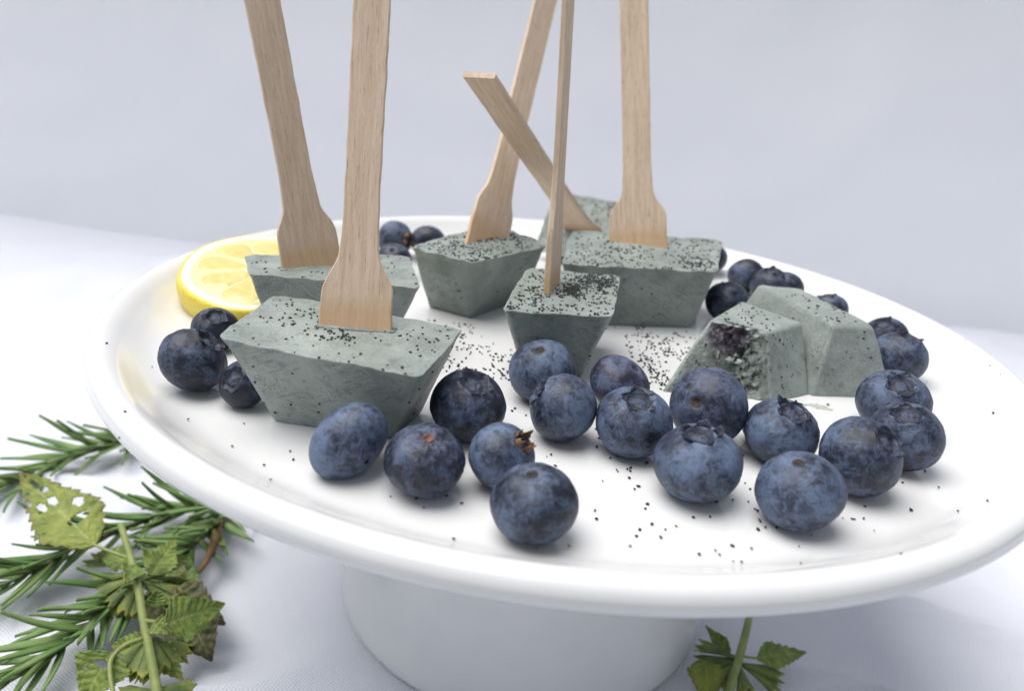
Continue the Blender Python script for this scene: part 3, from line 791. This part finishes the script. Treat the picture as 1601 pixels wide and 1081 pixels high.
berry("rear right blueberry, round, left of the twin cluster", 1167, 431, 58, V3((0, .5, .8)), 'scar', .92, .40)
berry("rear right blueberry leaning on its round neighbour", 1204, 446, 62, (1206, 420), 'calyx', .9, .44)
berry("rear right blueberry at the right end of the twin cluster", 1228, 450, 56, V3((.2, .5, .8)), 'scar', .9, .42)
berry("lone rear blueberry peeping over the upside-down piece", 1296, 486, 58, (1292, 459), 'calyx', .92, .45)
berry("far rear blueberry peeping out beside the long-sided pop", 1113, 404, 48, V3((0, .5, .8)), 'scar', .92, .42)

# ------------------------------------------------------------------ loose seeds
rn = random.Random(42)
ME_SEED = []
for i in range(8):
    V = []; F = []; seedverts(V, F, Vector((0, 0, 0)), rn); ME_SEED.append(mesh("black_seed", V, F, M['seed']))
px = []
for (sx, ox, oy, L) in (
    (2.668, 900, 540, ((85, 353), (98, 392), (88, 428), (143, 475), (170, 523), (225, 517), (295, 495), (223, 558), (262, 594), (245, 604), (706, 580), (727, 604), (697, 462), (366, 585), (410, 627), (1513, 597), (1363, 577), (1457, 529), (1426, 516), (1372, 520), (1465, 155), (1055, 250), (175, 530), (231, 514), (215, 521))),
    (3.002, 460, 520, ((453, 776), (572, 786), (607, 828), (715, 773), (785, 807), (748, 978), (1137, 1021), (1289, 1009), (1418, 880), (1185, 588), (1205, 578), (1225, 630), (1035, 360), (1022, 372), (1087, 393), (1413, 457), (1420, 541))),
    (2.8375, 300, 700, ((436, 20), (450, 58), (320, 82), (350, 150), (880, 222))),
    (2.906, 1050, 780, ((205, 18), (278, 10), (348, 18), (378, 52), (390, 60), (98, 90), (398, 100), (402, 110), (425, 135), (392, 146), (476, 137), (636, 170), (777, 94), (818, 96), (828, 98), (872, 94), (877, 40), (1087, 56), (919, 150), (1298, 64), (1432, 18), (275, 218), (198, 241), (217, 260), (125, 258), (362, 231), (278, 293), (316, 295), (578, 222), (582, 312), (1030, 287), (20, 130), (-50, 180), (-160, 175), (-90, 120), (-120, 50))),
    (3.603, 100, 480, ((1014, 662), (948, 790), (312, 746), (345, 595), (240, 212), (543, 240), (497, 342), (700, 640))),
    (1, 0, 0, ((1550, 653), (1560, 597), (1449, 508), (1366, 484), (1294, 634), (1445, 602), (1538, 600), (1500, 560), (985, 738), (965, 716), (942, 754), (998, 762), (1012, 790), (930, 800), (1000, 830), (985, 856), (1040, 830), (1110, 810), (1185, 830), (1120, 740), (700, 760), (716, 742)))):
    for x, y in L: px.append((ox+x/sx, oy+y/sx))
for x, y in px:
    z = FLOOR
    for _ in range(3): p = at(x, y, z); z = plate_z(math.hypot(p.x, p.y))
    a = rn.uniform(0, 6.28); tx = rn.uniform(.55, 1.08)
    o = link("black_seed", rn.choice(ME_SEED), Matrix.Translation(Vector((p.x, p.y, z+.03))*S) @ Matrix.Rotation(a, 4, 'Z') @ Matrix.Scale(tx, 4))
    o['label'] = "tiny black seed lying loose on the bare white plate"; o['category'] = "seed"; o['group'] = "loose black seeds on the plate"
V = []; F = []
for (x0, y0, x1, y1, sp, n) in ((715, 500, 740, 540, 10, 26), (725, 540, 800, 565, 12, 34), (705, 575, 790, 590, 9, 26), (770, 560, 800, 600, 10, 22), (690, 545, 720, 585, 10, 16), (970, 515, 1045, 535, 12, 34), (1010, 530, 1060, 560, 10, 60), (1005, 555, 1045, 600, 10, 60), (1020, 585, 1045, 612, 8, 26), (985, 540, 1020, 580, 10, 26), (1060, 520, 1075, 560, 8, 20), (680, 500, 700, 515, 6, 6), (975, 500, 1000, 512, 8, 14)):
    for _ in range(n):
        t = rn.random(); p = at(x0+(x1-x0)*t+rn.gauss(0, sp), y0+(y1-y0)*t+rn.gauss(0, sp*.5), FLOOR)
        seedverts(V, F, p+Vector((0, 0, .025)), rn, .9)
o = obj("spilled_seeds", V, F, M['seed']); o['kind'] = 'stuff'; o['label'] = "black seeds spilled thickly on the plate between the pops"; o['category'] = "seeds"

# smears of melted yoghurt on the glaze
for (x, y, x2, y2, wd) in ((1268, 634, 1296, 640, .22), (1222, 632, 1262, 634, .16), (715, 596, 735, 606, .14)):
    a_, b_ = at(x, y, FLOOR), at(x2, y2, FLOOR); t_ = (b_-a_); L = t_.length; t_.normalize(); n_ = Vector((-t_.y, t_.x, 0)); V = []; F = []
    for q in range(4):
        for i in range(40):
            ph = 2*math.pi*i/40; k_ = (1-q*.3)*(1+.45*fbm((math.cos(ph)*2, math.sin(ph)*2, x), 1.3, 4))
            V.append((a_+b_)/2+t_*(math.cos(ph)*L*.6*k_)+n_*(math.sin(ph)*wd*k_)+Vector((0, 0, .002+.012*q)))
    for q in range(3):
        for i in range(40): F.append((q*40+i, q*40+(i+1) % 40, (q+1)*40+(i+1) % 40, (q+1)*40+i))
    F.append(tuple(range(120, 160)))
    o = obj("yoghurt_smear", V, F, M['crumb']); o['category'] = "smear"
    o['label'] = {1268: "thin green smear of melted yoghurt right of the bitten piece", 1222: "melted yoghurt smear at the bitten piece's foot", 715: "small melted smear right of the largest pop"}[x]

# ------------------------------------------------------------------ rosemary
def needle_mesh(i, mat):
    r_ = random.Random(i*5+1); L = 1.0; n = 9; V = []; F = []
    bend = r_.uniform(-.10, .22); sw = r_.uniform(-.12, .12)
    for k in range(n+1):
        t = k/n; w = .060*(math.sin(math.pi*min(1, .12+t*.95))**.55)*(1-.35*t)+.006; th = .026
        y = t*L; z = bend*t*t; x = sw*t*t
        for (a, b) in ((-w, -.012), (-w*.7, th*.6), (0, th*.1), (w*.7, th*.6), (w, -.012), (0, -th*1.2)): V.append((x+a, y, z+b))
    for k in range(n):
        for q in range(6):
            j = (q+1) % 6; F.append((k*6+q, k*6+j, (k+1)*6+j, (k+1)*6+q))
    F.append((5, 4, 3, 2, 1, 0)); F.append(tuple(n*6+q for q in range(6)))
    return mesh("needle", V, F, mat)
NEED = [needle_mesh(i, M['needle']) for i in range(8)]
def sprig(label, pxs, heights, spacing=.42, ln=(1.9, 2.9), seed=1, bushy=1.0, extra=()):
    r_ = random.Random(seed)
    pts = [at(x, y, h) for (x, y), h in zip(pxs, heights)]
    path = smoothpath(pts, 10)
    root = thing("rosemary_sprig", label, "rosemary sprig", path[0], "rosemary sprigs on the tablecloth")
    n = len(path)
    V, F = tube(path, [.15-.09*k/(n-1) for k in range(n)], 8)
    obj("stem", V, F, M['twig'], root)
    dist = 0; nxt = .15; tot = sum((path[i+1]-path[i]).length for i in range(n-1)); flip = 0
    for i in range(n-1):
        seg = path[i+1]-path[i]; L = seg.length; t = seg.normalized()
        while nxt <= dist+L:
            p = path[i]+t*(nxt-dist); f = nxt/tot
            side = t.cross(Vector((0, 0, 1))).normalized(); upv = side.cross(t)
            flip += 1
            for sgn in (-1, 1):
                if r_.random() > bushy: continue
                ph = (0 if flip % 2 else 1.1)*r_.uniform(.6, 1.3)+r_.uniform(-.25, .25)
                rad = side*sgn*math.cos(ph)+upv*abs(math.sin(ph))
                op = r_.uniform(.55, 1.0)-.25*f
                yv = (t*math.cos(op)+rad*math.sin(op)).normalized()
                if p.z < .8 and yv.z < 0: yv.z *= -.3; yv.normalize()
                zv = (upv*1.0+t*.5-yv*(upv*1.0+t*.5).dot(yv)).normalized(); xv = yv.cross(zv)
                LL = r_.uniform(*ln)*(1-.35*max(0, f-.75)/.25)
                me = r_.choice(NEED)
                o_ = link("needle", me, frame(p-BASE[root], xv*LL, yv*LL, zv*LL), root)
            nxt += spacing*r_.uniform(.8, 1.25)
        dist += L
    return root
sprig("upper rosemary sprig reaching out from under the plate's left edge", [(330, 655), (240, 672), (185, 694), (110, 716), (40, 748), (-30, 775)], [.6, .7, .8, .8, .7, .6], .36, (2.2, 3.2), 3, .95)
sprig("middle rosemary sprig behind the holed yellow leaf", [(420, 770), (330, 792), (250, 806), (190, 830), (120, 855), (60, 890), (-40, 935)], [.5, .6, .7, .8, .8, .8, .7], .27, (2.1, 3.0), 5, .95)
sprig("lower rosemary sprig running to the bottom left corner", [(352, 800), (318, 838), (268, 880), (215, 918), (165, 955), (110, 1003), (50, 1045), (-30, 1090)], [.4, .5, .6, .7, .7, .8, .8, .7], .28, (2.2, 3.1), 9, .95)
pth = smoothpath([at(345, 815, .8), at(335, 850, .9), at(322, 880, .7), at(306, 900, .5)], 6)
V, F = tube(pth, [.10, .11, .12, .13, .14, .15, .16, .16, .15, .15, .14, .13, .12, .11, .10, .09, .08, .07, .05][:len(pth)], 8)
o = obj("dry_leaf", V, F, M['brownleaf']); o['label'] = "curled brown dry leaf beside the rosemary under the plate"; o['category'] = "leaf"

# ------------------------------------------------------------------ lemon balm sprigs
def leaf(parent, base, tip, face, width, mat, serr=11, fold=.25, curl=.1, holes=(), seed=1, name="leaf", label=None, teeth=.09, wav=.05):
    base = Vector(base); tip = Vector(tip); yv = (tip-base); L = yv.length; yv.normalize()
    zv = Vector(face); zv = (zv-yv*zv.dot(yv)).normalized(); xv = yv.cross(zv)
    ns, nw = 96, 40
    V = []; UVs = []; F = []
    def hw(s):                               # half width along the leaf
        a = min(1.0, (s/.30)**.6 if s < .30 else ((1-(s-.30)/.70)**.85)*1.0) if 0 < s < 1 else 0
        fr = (s*serr) % 1.0; tooth = (1-fr)
        return width*(a*(1-teeth)+a*teeth*2.0*tooth*min(1, a*3))+.01
    for i in range(ns+1):
        s = i/ns; h = hw(min(.9999, max(.0001, s)))
        for j in range(nw+1):
            u = -1+2*j/nw; x = u*h; y = s*L-abs(u)*h*.10
            z = fold*abs(x)-curl*L*(s-.3)**2+wav*fbm((x*1.6, y*1.6, seed), 1, 3)*2*(.4+abs(u))
            sv = math.sin((s-abs(u)*.16)*serr*math.pi*1.6); z += .018*sv*min(1, abs(u)*3)
            V.append(base+xv*x+yv*y+zv*z); UVs.append((u, s, 0))
    for i in range(ns):
        for j in range(nw):
            u = -1+2*(j+.5)/nw; s = (i+.5)/ns
            cut = False
            for (hs_, hu, rs, ru) in holes:
                q = ((s-hs_)/rs)**2+((u-hu)/ru)**2+.55*fbm((s*9, u*4, seed), 2.2, 3)
                if q < 1: cut = True; break
            if not cut: F.append((i*(nw+1)+j, i*(nw+1)+j+1, (i+1)*(nw+1)+j+1, (i+1)*(nw+1)+j))
    o_ = obj(name, V, F, mat, parent)
    at_ = o_.data.attributes.new("leafuv", 'FLOAT_VECTOR', 'POINT'); at_.data.foreach_set('vector', [c for t in UVs for c in t])
    md = o_.modifiers.new("thick", 'SOLIDIFY'); md.thickness = .04*S; md.offset = 0
    if label: o_['label'] = label
    return o_
def calyx(parent, base, tip, r0=.06, r1=.24, seed=1):
    base = Vector(base); tip = Vector(tip); yv = tip-base; L = yv.length; yv.normalize()
    zv = Vector((0, 0, 1)); zv = (zv-yv*zv.dot(yv)).normalized(); xv = yv.cross(zv)
    n, rows = 40, 14; V = []; F = []; UVs = []; r_ = random.Random(seed)
    sq = r_.uniform(.45, .7)
    for k in range(rows+1):
        t = k/rows
        for i in range(n):
            ph = 2*math.pi*i/n; tooth = abs(((ph*5/(2*math.pi)) % 1)-.5)*2
            tt = t*(.84+.20*tooth) if t > .0 else 0
            rr = r0+(r1-r0)*(t**1.3)*(1+.09*math.cos(ph*10))
            bend = -.10*L*t*t
            V.append(base+yv*(tt*L)+xv*(rr*math.cos(ph))+zv*(rr*sq*math.sin(ph)+bend)); UVs.append((.5+.5*math.cos(ph*10), t*.97, 0))
    for k in range(rows):
        for i in range(n):
            j = (i+1) % n; F.append((k*n+i, k*n+j, (k+1)*n+j, (k+1)*n+i))
    o_ = obj("calyx", V, F, M['calyxg'], parent)
    at_ = o_.data.attributes.new("leafuv", 'FLOAT_VECTOR', 'POINT'); at_.data.foreach_set('vector', [c for t in UVs for c in t])
    md = o_.modifiers.new("thick", 'SOLIDIFY'); md.thickness = .03*S; md.offset = 0
def stemtube(parent, pxh, r0, r1, name="stem"):
    p = smoothpath([at(x, y, h) for x, y, h in pxh], 8)
    V, F = tube(p, [r0+(r1-r0)*k/(len(p)-1) for k in range(len(p))], 8)
    return obj(name, V, F, M['stem'], parent)
TOC = lambda p: (CAM-Vector(p))
bal = thing("lemon_balm_sprig", "lemon balm sprig with a holed yellow leaf at the lower left", "herb sprig", at(215, 920, .4), "lemon balm sprigs on the tablecloth")
stemtube(bal, [(189, 822, 2.6), (205, 875, 2.3), (216, 920, 2.1), (226, 980, 1.9), (236, 1030, 1.8), (247, 1090, 1.7)], .125, .15)
def pl(x, y, h): return at(x, y, h)
# holed yellow leaf and its stalk
stemtube(bal, [(210, 876, 2.3), (180, 866, 2.3), (146, 852, 2.4)], .07, .05, "leaf_stalk")
b_, t_ = pl(148, 853, 2.4), pl(29, 737, 3.2)
leaf(bal, b_, t_, TOC(b_)+Vector((0, 3, 8)), 1.22, M['yleaf'], 12, .12, .05, [(.80, .16, .070, .24), (.70, .24, .030, .20), (.86, .0, .022, .15), (.56, .10, .055, .20), (.55, -.42, .060, .20), (.42, .62, .045, .20), (.28, .22, .042, .30), (.74, -.68, .02, .16), (.66, -.82, .035, .12), (.93, .25, .02, .2)], 3, label="yellow leaf eaten full of holes")
# right serrated leaf in front, withered leaf below it
stemtube(bal, [(228, 972, 2.0), (245, 974, 2.1), (262, 978, 2.2)], .08, .06, "leaf_stalk")
b_, t_ = pl(258, 978, 2.2), pl(352, 944, 2.0)
leaf(bal, b_, t_, TOC(b_)+Vector((2, -4, 10)), .78, M['leaf'], 12, .10, .08, (), 5)
b_, t_ = pl(290, 955, 1.3), pl(330, 1032, .5)
leaf(bal, b_, t_, TOC(b_)+Vector((0, 0, 6)), .95, M['dleaf'], 9, .15, .15, (), 6, label="withered dark leaf")
b_, t_ = pl(262, 930, 1.2), pl(352, 975, .7)
leaf(bal, b_, t_, Vector((0, -.2, 1)), .9, M['dleaf'], 9, .15, .1, (), 16)
b_, t_ = pl(236, 900, 1.9), pl(275, 842, 1.7)
leaf(bal, b_, t_, TOC(b_)+Vector((-2, 4, 3)), .62, M['leaf'], 11, .3, .1, (), 8)
b_, t_ = pl(262, 900, 1.2), pl(318, 945, .8)
leaf(bal, b_, t_, Vector((0, 0, 1)), .8, M['leaf'], 9, .2, .1, (), 9)
b_, t_ = pl(203, 895, 2.3), pl(198, 912, 2.9)
for (x0, y0, h0, x1, y1, h1, w_, mt) in ((208, 880, 1.9, 150, 862, 1.7, .5, 'leaf'), (222, 925, 1.4, 165, 965, .9, .6, 'leaf'), (228, 890, 1.6, 300, 872, 1.2, .5, 'leaf'), (232, 930, 1.2, 300, 985, .7, .7, 'dleaf'), (236, 1010, 1.3, 285, 1062, .8, .5, 'leaf'), (225, 1010, 1.4, 170, 1010, 1.0, .4, 'leaf')):
    leaf(bal, pl(x0, y0, h0), pl(x1, y1, h1), TOC(pl(x0, y0, h0))+Vector((0, 2, 8)), w_, M[mt], 9, .25, .18, (), x0)
leaf(bal, pl(212, 885, 2.4), pl(196, 912, 2.6), TOC(b_), .42, M['leaf'], 5, .1, .1, (), 10)
leaf(bal, pl(240, 975, 2.1), pl(262, 992, 2.0), TOC(b_), .34, M['leaf'], 5, .1, .1, (), 20)
leaf(bal, pl(243, 950, 1.9), pl(247, 922, 2.3), TOC(b_), .32, M['leaf'], 7, .2, .1, (), 21)
stemtube(bal, [(222, 1000, 1.9), (196, 1010, 1.9), (175, 1030, 1.9), (172, 1055, 1.8), (178, 1090, 1.6)], .08, .07, "leaf_stalk")
b_, t_ = pl(172, 1022, 1.9), pl(128, 1100, 1.3)
leaf(bal, b_, t_, TOC(b_)+Vector((0, 2, 6)), .85, M['leaf'], 9, .15, .1, [(.25, .0, .07, .4), (.45, .55, .02, .14)], 12, label="torn green leaf")
for k, (bx, by, tx, ty, hb, ht) in enumerate(((208, 890, 140, 868, 1.6, 1.5), (206, 900, 142, 905, 1.6, 1.3), (208, 906, 150, 925, 1.7, 1.3), (210, 910, 165, 945, 1.7, 1.2), (214, 915, 188, 962, 1.6, 1.0), (218, 918, 212, 965, 1.5, .9), (226, 905, 288, 893, 1.7, 1.6), (226, 910, 290, 925, 1.6, 1.3), (228, 915, 270, 945, 1.8, 1.4), (226, 918, 300, 950, 1.4, .9),
        (230, 1000, 182, 1048, 1.7, 1.3), (232, 1003, 205, 1060, 1.8, 1.4), (235, 1005, 228, 1062, 1.8, 1.5), (240, 1003, 255, 1050, 1.7, 1.2), (243, 1000, 285, 1035, 1.6, 1.0), (238, 998, 300, 1020, 1.4, .8), (228, 985, 200, 1015, 1.6, 1.2),
        (248, 1080, 305, 1070, 1.5, 1.2), (246, 1082, 290, 1082, 1.6, 1.2), (244, 1084, 185, 1084, 1.5, 1.2))):
    calyx(bal, pl(bx, by, hb), pl(tx, ty, ht), .07, random.Random(k).uniform(.24, .36), k+1)
bal2 = thing("lemon_balm_sprig", "small lemon balm sprig beside the pedestal at the bottom edge", "herb sprig", at(1150, 1035, .2), "lemon balm sprigs on the tablecloth")
stemtube(bal2, [(1172, 962, 1.7), (1166, 990, 1.6), (1156, 1028, 1.4), (1146, 1060, 1.3), (1135, 1100, 1.2)], .13, .16)
b_, t_ = pl(1184, 1030, 1.4), pl(1263, 1019, 1.1)
stemtube(bal2, [(1158, 1026, 1.4), (1172, 1029, 1.4), (1188, 1030, 1.4)], .05, .04, "leaf_stalk")
leaf(bal2, b_, t_, TOC(b_)+Vector((0, 4, 8)), .48, M['leaf'], 8, .2, .1, (), 31)
b_, t_ = pl(1104, 1034, 1.5), pl(1108, 1110, 1.0)
leaf(bal2, b_, t_, TOC(b_)+Vector((-3, 2, 4)), .62, M['yleaf'], 8, .3, .2, (), 33, label="olive brown folded leaf")
b_, t_ = pl(1140, 1022, 1.3), pl(1104, 980, 1.2)
leaf(bal2, b_, t_, TOC(b_), .28, M['leaf'], 6, .3, .1, (), 34)
for k, (bx, by, tx, ty, hb, ht) in enumerate(((1150, 1030, 1092, 1004, 1.3, 1.2), (1150, 1034, 1086, 1030, 1.2, .9), (1150, 1040, 1122, 1070, 1.2, .9), (1156, 1044, 1168, 1084, 1.3, 1.0), (1160, 1040, 1222, 1052, 1.2, .9), (1162, 1042, 1220, 1078, 1.1, .7), (1146, 1036, 1108, 1048, 1.2, .7))):
    calyx(bal2, pl(bx, by, hb), pl(tx, ty, ht), .07, random.Random(k+50).uniform(.24, .34), k+40)
